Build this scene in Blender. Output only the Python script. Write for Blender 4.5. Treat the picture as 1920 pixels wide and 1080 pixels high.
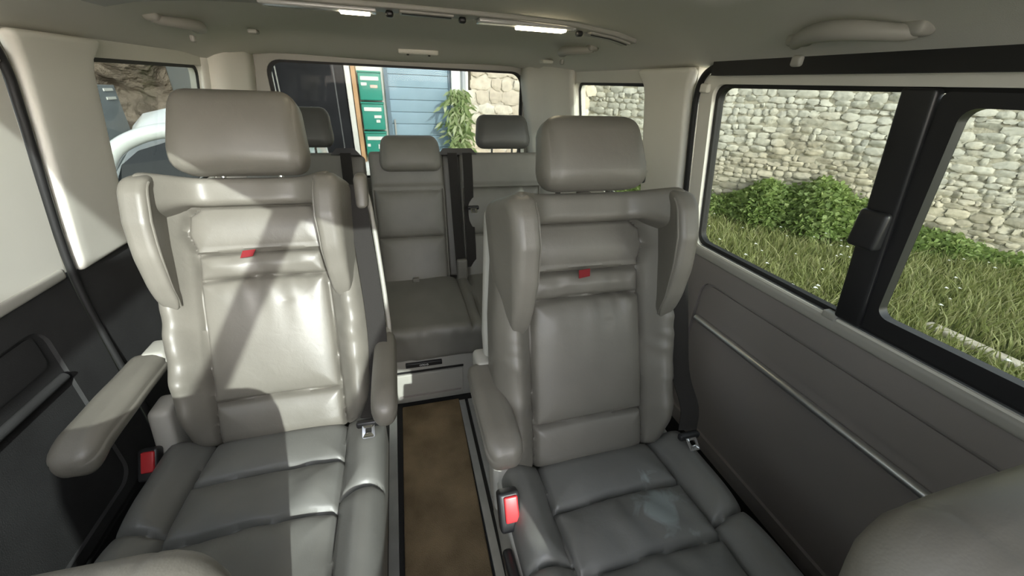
import bpy, math, random
import numpy as np
from mathutils import Vector, Matrix

for o in list(bpy.data.objects): bpy.data.objects.remove(o)
SC = bpy.context.scene
COL = SC.collection
random.seed(7)
RNG = np.random.default_rng(7)
CX = .04                                     # centre line of the van

# ------------------------------------------------------------------ camera
cam = bpy.data.cameras.new('camera'); co = bpy.data.objects.new('camera', cam); COL.objects.link(co)
cam.sensor_width = 36; cam.lens = 727.0 / 1920 * 36; cam.clip_start = .01
dx = np.array([2800, -260, 727.]); dx /= np.linalg.norm(dx)
dy = np.array([-225, -390, 727.]); dy -= dy @ dx * dx; dy /= np.linalg.norm(dy)
Rm = np.array([dx, dy, np.cross(dx, dy)])
m = Matrix([[Rm[i, 0], -Rm[i, 1], -Rm[i, 2], (0, 0, 1.2)[i]] for i in range(3)] + [[0, 0, 0, 1]])
co.matrix_world = m
SC.camera = co

# ------------------------------------------------------------------ light, exposure
SC.view_settings.view_transform = 'Standard'; SC.view_settings.look = 'None'
SC.view_settings.gamma = 1; SC.view_settings.exposure = 1.32
SC.view_settings.use_curve_mapping = False
W = bpy.data.worlds.new('World'); SC.world = W; W.use_nodes = True
wn = W.node_tree.nodes; wl = W.node_tree.links
sky = wn.new('ShaderNodeTexSky'); sky.sky_type = 'NISHITA'; sky.sun_disc = False
sky.sun_elevation = math.radians(24); sky.sun_rotation = math.radians(166)
sky.air_density = 1.0; sky.dust_density = 1.0; sky.ozone_density = 1.0
hs = wn.new('ShaderNodeHueSaturation'); hs.inputs['Saturation'].default_value = .35
wl.new(sky.outputs[0], hs.inputs['Color'])
wl.new(hs.outputs[0], wn['Background'].inputs[0]); wn['Background'].inputs[1].default_value = .40
SUN_DIR = Vector((-.25, 1, -.45))
sl = bpy.data.lights.new('sun', 'SUN'); sl.energy = 2.5; sl.angle = .01; sl.color = (.93, 1, .95)
so = bpy.data.objects.new('sun', sl); COL.objects.link(so)
so.rotation_euler = SUN_DIR.to_track_quat('-Z', 'Y').to_euler()

# ------------------------------------------------------------------ materials
def nt(name):
    mt = bpy.data.materials.new(name); mt.use_nodes = True
    t = mt.node_tree; return mt, t, t.nodes['Principled BSDF']
def mat(name, col, rough=.5, metal=0, spec=.5, var=.0, vscale=4, bump=0, bscale=200, bdist=.002, coat=0, emit=None, es=0):
    mt, t, b = nt(name)
    b.inputs['Base Color'].default_value = (*col, 1); b.inputs['Roughness'].default_value = rough
    b.inputs['Metallic'].default_value = metal; b.inputs['Specular IOR Level'].default_value = spec
    b.inputs['Coat Weight'].default_value = coat
    tc = t.nodes.new('ShaderNodeTexCoord')
    if var:
        n = t.nodes.new('ShaderNodeTexNoise'); n.inputs['Scale'].default_value = vscale; n.inputs['Detail'].default_value = 5
        r = t.nodes.new('ShaderNodeValToRGB')
        r.color_ramp.elements[0].position = .3; r.color_ramp.elements[1].position = .7
        r.color_ramp.elements[0].color = (*[c * (1 - var) for c in col], 1)
        r.color_ramp.elements[1].color = (*[min(1, c * (1 + var)) for c in col], 1)
        t.links.new(tc.outputs['Object'], n.inputs['Vector']); t.links.new(n.outputs[0], r.inputs[0])
        t.links.new(r.outputs[0], b.inputs['Base Color'])
    if bump:
        n = t.nodes.new('ShaderNodeTexNoise'); n.inputs['Scale'].default_value = bscale; n.inputs['Detail'].default_value = 3
        bp = t.nodes.new('ShaderNodeBump'); bp.inputs['Strength'].default_value = bump; bp.inputs['Distance'].default_value = bdist
        t.links.new(tc.outputs['Object'], n.inputs['Vector']); t.links.new(n.outputs[0], bp.inputs['Height'])
        t.links.new(bp.outputs[0], b.inputs['Normal'])
    if emit:
        b.inputs['Emission Color'].default_value = (*emit, 1); b.inputs['Emission Strength'].default_value = es
    return mt
def leather_mat(name, col, rough):
    mt, t, b = nt(name)
    tc = t.nodes.new('ShaderNodeTexCoord')
    n = t.nodes.new('ShaderNodeTexNoise'); n.inputs['Scale'].default_value = 6; n.inputs['Detail'].default_value = 6
    r = t.nodes.new('ShaderNodeValToRGB'); r.color_ramp.elements[0].position = .3; r.color_ramp.elements[1].position = .72
    r.color_ramp.elements[0].color = (*[c * .86 for c in col], 1); r.color_ramp.elements[1].color = (*[c * 1.1 for c in col], 1)
    t.links.new(tc.outputs['Object'], n.inputs['Vector']); t.links.new(n.outputs[0], r.inputs[0]); t.links.new(r.outputs[0], b.inputs['Base Color'])
    rr = t.nodes.new('ShaderNodeMapRange'); rr.inputs['To Min'].default_value = rough - .08; rr.inputs['To Max'].default_value = rough + .1
    t.links.new(n.outputs[0], rr.inputs[0]); t.links.new(rr.outputs[0], b.inputs['Roughness'])
    v = t.nodes.new('ShaderNodeTexVoronoi'); v.inputs['Scale'].default_value = 420
    n2 = t.nodes.new('ShaderNodeTexNoise'); n2.inputs['Scale'].default_value = 38; n2.inputs['Detail'].default_value = 4; n2.inputs['Distortion'].default_value = .6
    ad = t.nodes.new('ShaderNodeMath'); ad.operation = 'MULTIPLY_ADD'; ad.inputs[1].default_value = .12
    bp = t.nodes.new('ShaderNodeBump'); bp.inputs['Strength'].default_value = .35; bp.inputs['Distance'].default_value = .0018
    t.links.new(tc.outputs['Object'], v.inputs['Vector']); t.links.new(tc.outputs['Object'], n2.inputs['Vector'])
    t.links.new(v.outputs[0], ad.inputs[0]); t.links.new(n2.outputs[0], ad.inputs[2])
    t.links.new(ad.outputs[0], bp.inputs['Height']); t.links.new(bp.outputs[0], b.inputs['Normal'])
    b.inputs['Specular IOR Level'].default_value = .6
    return mt
M = {}
M['leather'] = leather_mat('leather', (.172, .160, .136), .42)
M['leather_dark'] = leather_mat('leather_seat', (.165, .163, .150), .42)
M['bench'] = leather_mat('leather_bench', (.19, .182, .160), .5)
M['headrest_dark'] = leather_mat('leather_headrest', (.10, .10, .095), .45)
M['liner'] = mat('headliner_cloth', (.74, .725, .665), .95, spec=.1, bump=.25, bscale=700, bdist=.001)
M['cream'] = mat('cream_plastic', (.80, .78, .70), .6, var=.03, bump=.15, bscale=500, bdist=.0005)
M['greyp'] = mat('grey_plastic', (.27, .245, .232), .5, var=.06, vscale=3, bump=.2, bscale=450, bdist=.0006)
M['shaded_trim'] = mat('shaded_grey_trim', (.04, .04, .04), .9, spec=.15, var=.15, vscale=9, bump=.5, bscale=400, bdist=.001)  # grey trim darkened: the left side's shade put into the colour
M['greyl'] = mat('light_grey_plastic', (.38, .37, .33), .5, bump=.15, bscale=500, bdist=.0005)
M['black'] = mat('black_rubber', (.012, .012, .012), .6)
M['blackp'] = mat('black_plastic', (.02, .02, .021), .35)
M['belt'] = mat('belt_webbing', (.030, .028, .026), .85, spec=.15, bump=.4, bscale=300, bdist=.001)
M['silver'] = mat('brushed_aluminium', (.62, .62, .62), .35, metal=.85)
M['rail'] = mat('rail_aluminium', (.42, .43, .43), .45, metal=.6, var=.12, vscale=14)
M['chrome'] = mat('chrome', (.8, .8, .8), .12, metal=1)
M['red'] = mat('red_plastic', (.52, .03, .035), .35)
M['redcloth'] = mat('red_cloth', (.20, .010, .014), .8)
M['carpet'] = mat('brown_carpet', (.22, .165, .10), 1, spec=.05, var=.35, vscale=7, bump=.9, bscale=350, bdist=.004)
M['floor'] = mat('dark_floor', (.03, .03, .03), .9, spec=.1, bump=.5, bscale=300, bdist=.003)
M['pale_leather'] = mat('pale_patch', (.42, .48, .47), .3)

def glass_mat(name, tint, gloss=.015):
    mt = bpy.data.materials.new(name); mt.use_nodes = True; t = mt.node_tree; t.nodes.clear()
    o = t.nodes.new('ShaderNodeOutputMaterial'); tr = t.nodes.new('ShaderNodeBsdfTransparent'); tr.inputs[0].default_value = (*tint, 1)
    g = t.nodes.new('ShaderNodeBsdfGlossy'); g.inputs['Roughness'].default_value = .02
    lw = t.nodes.new('ShaderNodeLayerWeight'); lw.inputs[0].default_value = .5
    pw = t.nodes.new('ShaderNodeMath'); pw.operation = 'POWER'; pw.inputs[1].default_value = 5; t.links.new(lw.outputs['Facing'], pw.inputs[0])
    fr = t.nodes.new('ShaderNodeMath'); fr.operation = 'MULTIPLY_ADD'; fr.inputs[1].default_value = .5; fr.inputs[2].default_value = gloss; t.links.new(pw.outputs[0], fr.inputs[0])
    mx = t.nodes.new('ShaderNodeMixShader'); t.links.new(fr.outputs[0], mx.inputs[0]); t.links.new(tr.outputs[0], mx.inputs[1]); t.links.new(g.outputs[0], mx.inputs[2])
    t.links.new(mx.outputs[0], o.inputs[0]); return mt
M['glass'] = glass_mat('tinted_glass', (.53, .545, .52))
M['glass_rear'] = glass_mat('rear_glass', (.47, .48, .47), .003)

# ------------------------------------------------------------------ mesh helpers
def link(name, me, m_, parent=None, smooth=True):
    o = bpy.data.objects.new(name, me); COL.objects.link(o)
    if m_ is not None: me.materials.append(M[m_] if isinstance(m_, str) else m_)
    if parent: o.parent = parent
    if smooth: me.polygons.foreach_set('use_smooth', [True] * len(me.polygons))
    return o
class MB:
    def __init__(s): s.v = []; s.f = []; s.n = 0
    def add(s, v, f):
        v = np.asarray(v, float); s.v.append(v); s.f += [tuple(int(i) + s.n for i in q) for q in f]; s.n += len(v); return s
    def build(s, name, m_, parent=None, smooth=True, off=None):
        me = bpy.data.meshes.new(name); V = np.concatenate(s.v)
        if off is not None: V = V - np.array(off)
        elif parent is not None: V = V - np.array(PO.get(parent.name, (0, 0, 0)))
        me.from_pydata(V.tolist(), [], s.f); me.update()
        o = link(name, me, m_, parent, smooth)
        if smooth:
            try: me.set_sharp_from_angle(angle=math.radians(50))
            except Exception: pass
        return o
PO = {}                                        # world position of each thing's empty
def thing(name, label, cat, loc=(0, 0, 0), group=None):
    o = bpy.data.objects.new(name, None); COL.objects.link(o); o.location = loc; o.empty_display_size = .05
    o['label'] = label; o['category'] = cat
    if group: o['group'] = group
    PO[o.name] = tuple(loc); return o
def tag(o, label, cat, group=None, kind=None):
    o['label'] = label; o['category'] = cat
    if group: o['group'] = group
    if kind: o['kind'] = kind
    return o
def struct(o): o['kind'] = 'structure'; return o

def rbox(sx, sy, sz, r, div=(6, 6, 6), fn=None):
    """rounded box, divisions per axis, rounded by radius r; fn maps (N,3) arrays"""
    h = np.array([sx, sy, sz]) / 2; r = min(r, h.min() * .999); vs = []; fs = []; base = 0
    def axis(n, H):
        a = np.linspace(-1, 1, n + 1); e = r / H                 # keep some rows inside the rounding
        k = 4; inner = np.linspace(-(1 - e), 1 - e, max(2, n - 2 * k + 1)) if n > 2 * k else None
        if inner is None: return a * H
        return np.concatenate([-H + (H * e) * (1 - np.cos(np.linspace(0, math.pi / 2, k + 1)[:-1])), inner * H, (H - (H * e) * (1 - np.cos(np.linspace(0, math.pi / 2, k + 1)[:-1])))[::-1]])
    A = [axis(div[i], h[i]) for i in range(3)]
    for ax in range(3):
        i, j = (ax + 1) % 3, (ax + 2) % 3
        for sg in (-1, 1):
            gi, gj = np.meshgrid(A[i], A[j], indexing='ij'); P = np.zeros(gi.shape + (3,)); P[..., i] = gi; P[..., j] = gj; P[..., ax] = sg * h[ax]
            n, m_ = gi.shape; idx = np.arange(n * m_).reshape(n, m_) + base
            q = np.stack([idx[:-1, :-1], idx[1:, :-1], idx[1:, 1:], idx[:-1, 1:]], -1).reshape(-1, 4)
            if sg < 0: q = q[:, ::-1]
            vs.append(P.reshape(-1, 3)); fs.append(q); base += n * m_
    V = np.concatenate(vs); F = np.concatenate(fs)
    key = np.round(V * 1e5).astype(np.int64); _, first, inv = np.unique(key, axis=0, return_index=True, return_inverse=True)
    inv = inv.reshape(-1); V = V[first]; F = inv[F]
    core = np.clip(V, -(h - r), h - r); d = V - core; L = np.linalg.norm(d, axis=1, keepdims=True); L[L == 0] = 1
    V = core + d / L * r
    if fn is not None: V = fn(V)
    return V, F
def box(c, s, r=.003, div=(2, 2, 2)):
    V, F = rbox(*s, r, tuple(max(d, 9) if False else d for d in (10, 10, 10)) if r > .004 else (10, 10, 10)); return V + np.array(c), F
def sbox(a, b):
    a = np.array(a, float); b = np.array(b, float)
    v = [(x, y, z) for x in (a[0], b[0]) for y in (a[1], b[1]) for z in (a[2], b[2])]
    return v, [(0, 1, 3, 2), (4, 6, 7, 5), (0, 4, 5, 1), (2, 3, 7, 6), (0, 2, 6, 4), (1, 5, 7, 3)]
def sstep(x, a, b):
    t = np.clip((x - a) / (b - a), 0, 1); return t * t * (3 - 2 * t)
def spline(pts, n=8):
    P = [np.array(p, float) for p in pts]; P = [2 * P[0] - P[1]] + P + [2 * P[-1] - P[-2]]; out = []
    for i in range(1, len(P) - 2):
        for t in np.linspace(0, 1, n, endpoint=False):
            a, b, c, d = P[i - 1], P[i], P[i + 1], P[i + 2]
            out.append(.5 * (2 * b + (c - a) * t + (2 * a - 5 * b + 4 * c - d) * t * t + (3 * b - a - 3 * c + d) * t ** 3))
    out.append(P[-2]); return np.array(out)
def tube(path, r, seg=10, closed=False, flat=None):
    """r scalar or per-point; flat=(dirvec, factor) squashes along a direction"""
    P = np.array(path, float); n = len(P); r = np.broadcast_to(np.array(r, float), (n,))
    T = np.gradient(P, axis=0)
    if closed: T = np.roll(P, -1, 0) - np.roll(P, 1, 0)
    T /= np.linalg.norm(T, axis=1, keepdims=True) + 1e-12
    up = np.array([0, 0, 1.]) if abs(T[0, 2]) < .9 else np.array([0, 1., 0]); N = np.cross(T[0], up); N /= np.linalg.norm(N); V = []
    for i in range(n):
        N = N - N @ T[i] * T[i]; N /= np.linalg.norm(N); B = np.cross(T[i], N)
        a = np.linspace(0, 2 * math.pi, seg, endpoint=False)
        ring_ = np.outer(np.cos(a), N) + np.outer(np.sin(a), B)
        if flat is not None:
            d = np.array(flat[0], float); d /= np.linalg.norm(d); ring_ = ring_ - np.outer(ring_ @ d, d) * (1 - flat[1])
        V.append(P[i] + r[i] * ring_)
    V = np.concatenate(V); F = []; m_ = n if closed else n - 1
    for i in range(m_):
        for k in range(seg):
            a = i * seg + k; b = i * seg + (k + 1) % seg; c = ((i + 1) % n) * seg + (k + 1) % seg; d = ((i + 1) % n) * seg + k
            F.append((a, b, c, d))
    if not closed:
        F.append(tuple(range(seg))[::-1]); F.append(tuple(range((n - 1) * seg, n * seg)))
    return V, F
def ribbon(path, wvec, width, thick):
    """strap along path; wvec (unit) is the width direction (array or const)"""
    P = np.array(path, float); n = len(P); Wv = np.broadcast_to(np.array(wvec, float), (n, 3)); T = np.gradient(P, axis=0); T /= np.linalg.norm(T, axis=1, keepdims=True)
    N = np.cross(T, Wv); N /= np.linalg.norm(N, axis=1, keepdims=True); V = []
    for i in range(n):
        for a, b in ((-1, -1), (1, -1), (1, 1), (-1, 1)): V.append(P[i] + Wv[i] * a * width / 2 + N[i] * b * thick / 2)
    F = [(0, 1, 2, 3)[::-1], tuple(4 * (n - 1) + k for k in range(4))]
    for i in range(n - 1):
        for k in range(4): a = 4 * i + k; b = 4 * i + (k + 1) % 4; F.append((a, b, b + 4, a + 4))
    return V, F
def rr(a0, a1, b0, b1, r, n=6):
    if not hasattr(r, '__len__'): r = (r,) * 4
    out = []
    for (ca, cb, rad, s) in ((a1, b1, r[0], 0), (a0, b1, r[1], 1), (a0, b0, r[2], 2), (a1, b0, r[3], 3)):
        sa = -1 if ca == a1 else 1; sb = -1 if cb == b1 else 1
        for k in range(n + 1):
            th = math.pi / 2 * (s + k / n); out.append((ca + sa * rad + rad * math.cos(th), cb + sb * rad + rad * math.sin(th)))
    return out
def ring(outer, inner, fmap, th):
    """frame between two loops of (a,b), fmap(a,b,depth)->xyz"""
    n = len(outer); V = []
    for d in (0, th):
        V += [fmap(a, b, d) for a, b in outer]; V += [fmap(a, b, d) for a, b in inner]
    F = []
    for i in range(n):
        j = (i + 1) % n
        F += [(i, j, n + j, n + i), (2 * n + i, 3 * n + i, 3 * n + j, 2 * n + j), (i, 2 * n + i, 2 * n + j, j), (n + i, n + j, 3 * n + j, 3 * n + i)]
    return V, F
def prism(poly, fmap, th):
    n = len(poly); V = [fmap(a, b, 0) for a, b in poly] + [fmap(a, b, th) for a, b in poly]
    F = [tuple(range(n)), tuple(range(n, 2 * n))[::-1]] + [(i, n + i, n + (i + 1) % n, (i + 1) % n) for i in range(n)]
    return V, F
# cheap smooth noise from random sines
class SN:
    def __init__(s, seed, dims=2, n=24, f=1.):
        g = np.random.default_rng(seed); s.k = g.normal(size=(n, dims)) * f; s.p = g.uniform(0, 6.28, n); s.n = n
    def __call__(s, *c):
        X = np.stack([np.asarray(q, float) for q in c], -1); return np.sin(X @ s.k.T + s.p).sum(-1) / math.sqrt(s.n)

# seam helper: distance from points (a,b) to polyline
def dseg(a, b, pl):
    d = np.full(np.shape(a), 9.)
    for (x0, y0), (x1, y1) in zip(pl[:-1], pl[1:]):
        ex, ey = x1 - x0, y1 - y0; L = ex * ex + ey * ey
        t = np.clip(((a - x0) * ex + (b - y0) * ey) / L, 0, 1)
        d = np.minimum(d, np.hypot(a - x0 - t * ex, b - y0 - t * ey))
    return d
def puff(a, b, seams, height=.012, edge=.018, groove=.006, gw=.003):
    d = np.full(np.shape(a), 9.)
    for pl in seams: d = np.minimum(d, dseg(a, b, pl))
    return height * (1 - np.exp(-d / edge)) - groove * np.exp(-(d / gw) ** 2), d

# ================================================================== VAN SHELL
def XS(z, s):                                   # inner face of the side wall at height z, side s
    t = np.clip((z - .78) / (1.256 - .78), 0, 1); return CX + s * (.82 - .08 * t)
floor = MB().add(*sbox((-.86, -1.3, -.04), (.94, 2.3, 0)))
struct(floor.build('floor', 'floor', smooth=False))
# carpet between the rails
cp = MB(); cp.add(*rbox(.232, 2.5, .012, .005, (10, 40, 9), lambda V: V + np.array([.014 + V[:, 1] * .012, 0, .006]).T if False else V + np.stack([.022 + (V[:, 1] + .0) * .012, np.zeros(len(V)), np.full(len(V), .006)], 1)))
o = cp.build('carpet_runner', 'carpet'); tag(o, 'brown carpet runner on the floor of the aisle between the two armchairs', 'carpet')
# rails
def rail(x0, label, n):
    t = thing('seat_rail', label, 'seat rail', (x0, .3, 0), 'aluminium seat rails along the floor')
    for k, (a, b) in enumerate(n):
        MB().add(*sbox((x0 + a, -1.0, 0), (x0 + b, 1.235, .014))).build('rail_strip', 'rail', t, smooth=False)
    a, b = n[0][1], n[1][0]
    MB().add(*sbox((x0 + a + .0005, -1.0, .0), (x0 + b - .0005, 1.235, .004))).build('groove', 'black', t, smooth=False)
    return t
rail(.152, 'aluminium seat rail with two black grooves, right of the brown carpet', [(0, .024), (.037, .060)])
t2 = bpy.data.objects['seat_rail']
MB().add(*sbox((.2125, -1.0, 0), (.2245, 1.235, .004))).build('groove', 'black', t2, smooth=False)
MB().add(*sbox((.225, -1.0, 0), (.250, 1.235, .014))).build('rail_strip', 'rail', t2, smooth=False)
rail(-.165, 'narrow aluminium seat rail with a single groove, left of the brown carpet', [(0, .02), (.036, .064)])

# headliner
prof = [(0, 1.352), (.25, 1.351), (.42, 1.346), (.54, 1.334), (.62, 1.316), (.68, 1.294), (.72, 1.272), (.738, 1.262), (.79, 1.258)]
prof = [(-a, b) for a, b in prof[::-1]][:-1] + prof
ys = np.concatenate([np.linspace(.62, 1.8, 12), np.linspace(1.85, 2.2, 9)])
ys = np.concatenate([np.linspace(-1.3, .62, 14)[:-1], ys]); V = []
for y in ys:
    for a, z in prof:
        dr = .075 * float(sstep(y, 1.78, 2.2)) * (1 - (abs(a) / .8) ** 2 * .75)
        V.append((CX + a, y, z - dr))
n = len(prof); F = [(i * n + k, i * n + k + 1, (i + 1) * n + k + 1, (i + 1) * n + k) for i in range(len(ys) - 1) for k in range(n - 1) if ys[i] > .61 or prof[k][0] > .41]
ceil = MB().add(V, F).build('ceiling', 'liner'); struct(ceil)
md = ceil.modifiers.new('thickness', 'SOLIDIFY'); md.thickness = .03; md.offset = 1 
# unseen roof pieces added to shape the sun; gaps drawn for its patches
def sun_mask_piece(poly):
    return prism(poly, lambda a, b, d: (a, b, 1.356 + d), .03)
sun_mask = MB()
sun_mask.add(*sun_mask_piece([(.33, -1.3), (.46, -1.3), (.46, .63), (.33, .63)]))
sun_mask.add(*sun_mask_piece([(.37, -.10), (.37, .63), (-.36, .63), (-.36, .40), (-.07, .045), (.10, -.10)]))
sun_mask.add(*sun_mask_piece([(-.04, -1.3), (.015, -1.3), (.015, .0), (-.04, .02)]))
sun_mask.add(*sun_mask_piece([(-.54, -1.3), (-.36, -1.3), (-.36, .63), (-.66, .70), (-.63, .60), (-.54, .32), (-.40, -.15), (-.43, -.28)]))
sun_mask.add(*sun_mask_piece([(-.74, -1.3), (-.54, -1.3), (-.54, -.28), (-.74, -.28)]))
sun_mask.add(*sun_mask_piece([(-.74, -.28), (-.64, -.28), (-.66, .70), (-.74, .70)]))
sun_mask.add(*sbox((-.76, -1.3, 1.22), (-.70, .63, 1.36)))
sun_mask.add(*sbox((.05, -1.34, .95), (.88, -1.3, 1.20)))  # unseen panels added to close the front against daylight
sun_mask.add(*sbox((.86, -1.34, 0), (.90, -.85, 1.30)))
sun_mask.add(*sbox((-.80, -1.34, 0), (.88, -1.3, 1.08)))
struct(sun_mask.build('ceiling', 'liner', smooth=False))  # built as ceiling, added out of view to shape the daylight

def side(s):
    wf0 = -.80 if s < 0 else -.10  # right pane frame widened out of view to block daylight
    wr = .80 if s < 0 else .938                 # rear edge of the door window
    oy = .08 if s < 0 else 0.; we = 2.0 if s < 0 else 1.82
    nm = 'right' if s > 0 else 'left'
    fm = lambda y, z, d: (XS(z, s) + s * d, y, z)
    # lower trim behind the sliding door
    w = MB().add(*prism([(1.0 + oy, 0), (2.16, 0), (2.16, .765), (1.0 + oy, .765)], lambda y, z, d: (XS(z, s) + s * d - s * .006, y, z), .04))
    struct(w.build('wall_' + nm, 'greyp' if s > 0 else 'shaded_trim', smooth=False))
    # C pillar and rear window surround
    outer = rr(1.0 + oy, 2.12, .765, 1.262, .001); inner = rr(1.235 + oy, we, .80, 1.222, .035)
    t = struct(MB().add(*ring(outer, inner, lambda y, z, d: (XS(z, s) + s * d, y, z), .05)).build('trim_1' if s > 0 else 'trim_2', 'cream'))
    # C pillar cover: rounded column flaring at the top
    def fn(V):
        z = V[:, 2] + 1.01; f = sstep(z, 1.2, 1.262)
        y = V[:, 1] * (1 + .25 * f) + 1.12 + oy
        return np.stack([XS(z, s) - s * (.006 + .012 * f) + V[:, 0], y, z], 1)
    struct(MB().add(*rbox(.03, .215, .50, .014, (9, 16, 24), fn)).build('trim_3' if s > 0 else 'trim_4', 'cream'))
    g = MB().add(*ring(rr(1.23 + oy, we + .005, .795, 1.227, .036), rr(1.245 + oy, we - .01, .81, 1.212, .03), lambda y, z, d: (XS(z, s) + s * (.02 + d), y, z), .006)).build('window_2' if s > 0 else 'window_3', 'black'); struct(g)
    struct(g)
    gp = MB().add(*prism(rr(1.24 + oy, we - .005, .805, 1.217, .03), lambda y, z, d: (XS(z, s) + s * (.022 + d), y, z), .003)).build('pane', 'glass', g, smooth=False)
    # D pillar cover in plan: from the window edge round to the tailgate
    pl = [(.735, we - .02), (.728, we + .02), (.70, we * .5 + 1.02), (.665, max(we + .05, 2.0)), (.662, 2.06), (.62, 2.10), (.61, 2.2)]
    V = []; zs = [0, .4, .8, 1.0, 1.15, 1.22, 1.30]
    for z in zs:
        for a, y in pl: V.append((CX + s * (a + .075 * (1 - min(1, max(0, (z - .78) / .48)))), y, z))
    n = len(pl); F = [(i * n + k, i * n + k + 1, (i + 1) * n + k + 1, (i + 1) * n + k) for i in range(len(zs) - 1) for k in range(n - 1)]
    o = MB().add(V, F).build('trim_5' if s > 0 else 'trim_6', 'cream'); struct(o)
    md = o.modifiers.new('t', 'SOLIDIFY'); md.thickness = .012
    # ---------------- sliding door
    lowm = 'greyp' if s > 0 else 'shaded_trim'  # left gets the darker copy, with its shade painted in
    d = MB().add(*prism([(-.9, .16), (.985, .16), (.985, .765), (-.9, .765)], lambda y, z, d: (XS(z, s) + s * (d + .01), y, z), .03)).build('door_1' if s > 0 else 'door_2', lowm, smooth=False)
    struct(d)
    low = MB().add(*prism([(-1.3, -.04), (1.0, -.04), (1.0, .16), (-1.3, .16)], lambda y, z, d: (XS(z, s) + s * (d + .02), y, z), .03)).build('baseboard_' + nm, 'black', smooth=False); struct(low)
    # raised panel (step around a shallow recess)
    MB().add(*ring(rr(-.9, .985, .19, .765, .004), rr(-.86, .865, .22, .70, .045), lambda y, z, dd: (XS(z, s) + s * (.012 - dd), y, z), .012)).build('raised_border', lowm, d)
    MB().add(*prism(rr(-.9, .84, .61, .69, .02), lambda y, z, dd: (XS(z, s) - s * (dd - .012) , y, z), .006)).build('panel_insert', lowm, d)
    # silver strip
    y = np.linspace(-.86, .85, 30)
    MB().add(*tube(np.stack([np.full(30, XS(.57, s)) + s * .002, y, np.full(30, .572)], 1), .010, 12)).build('trim_strip', 'silver' if s > 0 else 'shaded_trim', d)
    MB().add(*tube(np.stack([np.full(30, XS(.57, s)) + s * .009, y, np.full(30, .560)], 1), .004, 6)).build('gap_shadow', 'black', d)  # black tube stands in for the shadow in the crack
    # top ledge with guide rails
    MB().add(*rbox(.03, 1.84, .026, .008, (9, 30, 9), lambda V: V + np.array([XS(.77, s) + s * .008, .06, .772]))).build('ledge', 'greyl', d)
    for k, (off, zz, mm) in enumerate(((.006, .787, 'rail'), (.017, .789, 'black'), (.027, .791, 'rail'))):
        MB().add(*sbox((XS(.78, s) + s * (off - .003), -.88, zz - .004), (XS(.78, s) + s * (off + .005), .955, zz + .004))).build('guide_strip', mm, d, smooth=False)
    MB().add(*rbox(.022, .03, .016, .004, (9, 9, 9), lambda V: V + np.array([XS(.78, s) + s * .004, .50, .79]))).build('guide_clip', 'greyl', d)
    # light upper frame
    outer = rr(-.9, .985, .765, 1.248, (.05, .05, .004, .004)); inner = rr(-.86, wr, .79, 1.222, .03)
    MB().add(*ring(outer, inner, fm, .03)).build('upper_frame', 'cream', d)
    wf = MB().add(*ring(rr(-.862, wr + .002, .788, 1.224, .03), rr(-.85, wr - .01, .802, 1.214, .03), lambda y, z, dd: (XS(z, s) + s * (.012 + dd), y, z), .018)).build('window_frame', 'black', d)
    # second (front) pane sits in a thicker black frame
    fr = MB(); fr.add(*ring(rr(-.85, .455, .80, 1.216, .01), rr(wf0, .425, .835, 1.196, .02), lambda y, z, dd: (XS(z, s) + s * (.004 + dd), y, z), .022))
    fr.build('front_pane_frame', 'blackp', d)
    MB().add(*rbox(.022, .05, .425, .006, (9, 9, 12), lambda V: np.stack([XS(V[:, 2] + 1.008, s) + s * .006 + V[:, 0], V[:, 1] + .475 + (V[:, 2]) * .04, V[:, 2] + 1.008], 1))).build('divider', 'blackp', d)
    MB().add(*rbox(.03, .05, .07, .008, (9, 9, 9), lambda V: V + np.array([XS(.99, s) - s * .006, .478, .992]))).build('latch', 'blackp', d)
    MB().add(*prism(rr(.45, wr - .008, .80, 1.216, .025), lambda y, z, dd: (XS(z, s) + s * (.02 + dd), y, z), .003)).build('rear_pane', 'glass', d, smooth=False)
    MB().add(*prism(rr(-.81, .43, .83, 1.2, .02), lambda y, z, dd: (XS(z, s) + s * (.024 + dd), y, z), .003)).build('front_pane', 'glass', d, smooth=False)
    MB().add(*sbox((XS(1.27, s) - s * .004 - .012, -.9, 1.240), (XS(1.27, s) - s * .004 + .03 * s + .0, .93, 1.274))).build('header_seal', 'black', d, smooth=False)
    # corner hook
    MB().add(*rbox(.014, .03, .022, .005, (9, 9, 9), lambda V: V + np.array([XS(1.21, s) - s * .004, .962, 1.212]))).build('corner_clip', 'cream', d)
    # rubber seal
    pts = [(1.0, .1), (.998, .4), (.997, .75), (.996, 1.1), (.992, 1.19), (.97, 1.24), (.92, 1.26), (.8, 1.263), (.4, 1.264), (0, 1.264), (-.9, 1.264)]
    P = spline([(XS(z, s) - s * .004, y, z) for y, z in pts], 6)
    MB().add(*tube(P, .0085, 8)).build('rubber_seal', 'black', d)
    d.location = (0, oy, 0)
    return d
side(1); side(-1)
# tailgate
fmb = lambda x, z, d: (x, 2.19 + d, z)
tg = MB().add(*ring(rr(-.80, .88, 0, 1.36, .05), rr(-.535, .66, .74, 1.262, .06), fmb, .04)).build('wall_rear', 'greyl'); struct(tg)
w = struct(MB().add(*ring(rr(-.54, .665, .735, 1.267, .06), rr(-.52, .645, .75, 1.252, .055), lambda x, z, d: (x, 2.20 + d, z), .01)).build('window_1', 'black'))
MB().add(*prism(rr(-.53, .655, .745, 1.257, .055), lambda x, z, d: (x, 2.205 + d, z), .003)).build('pane', 'glass_rear', w, smooth=False)

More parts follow.
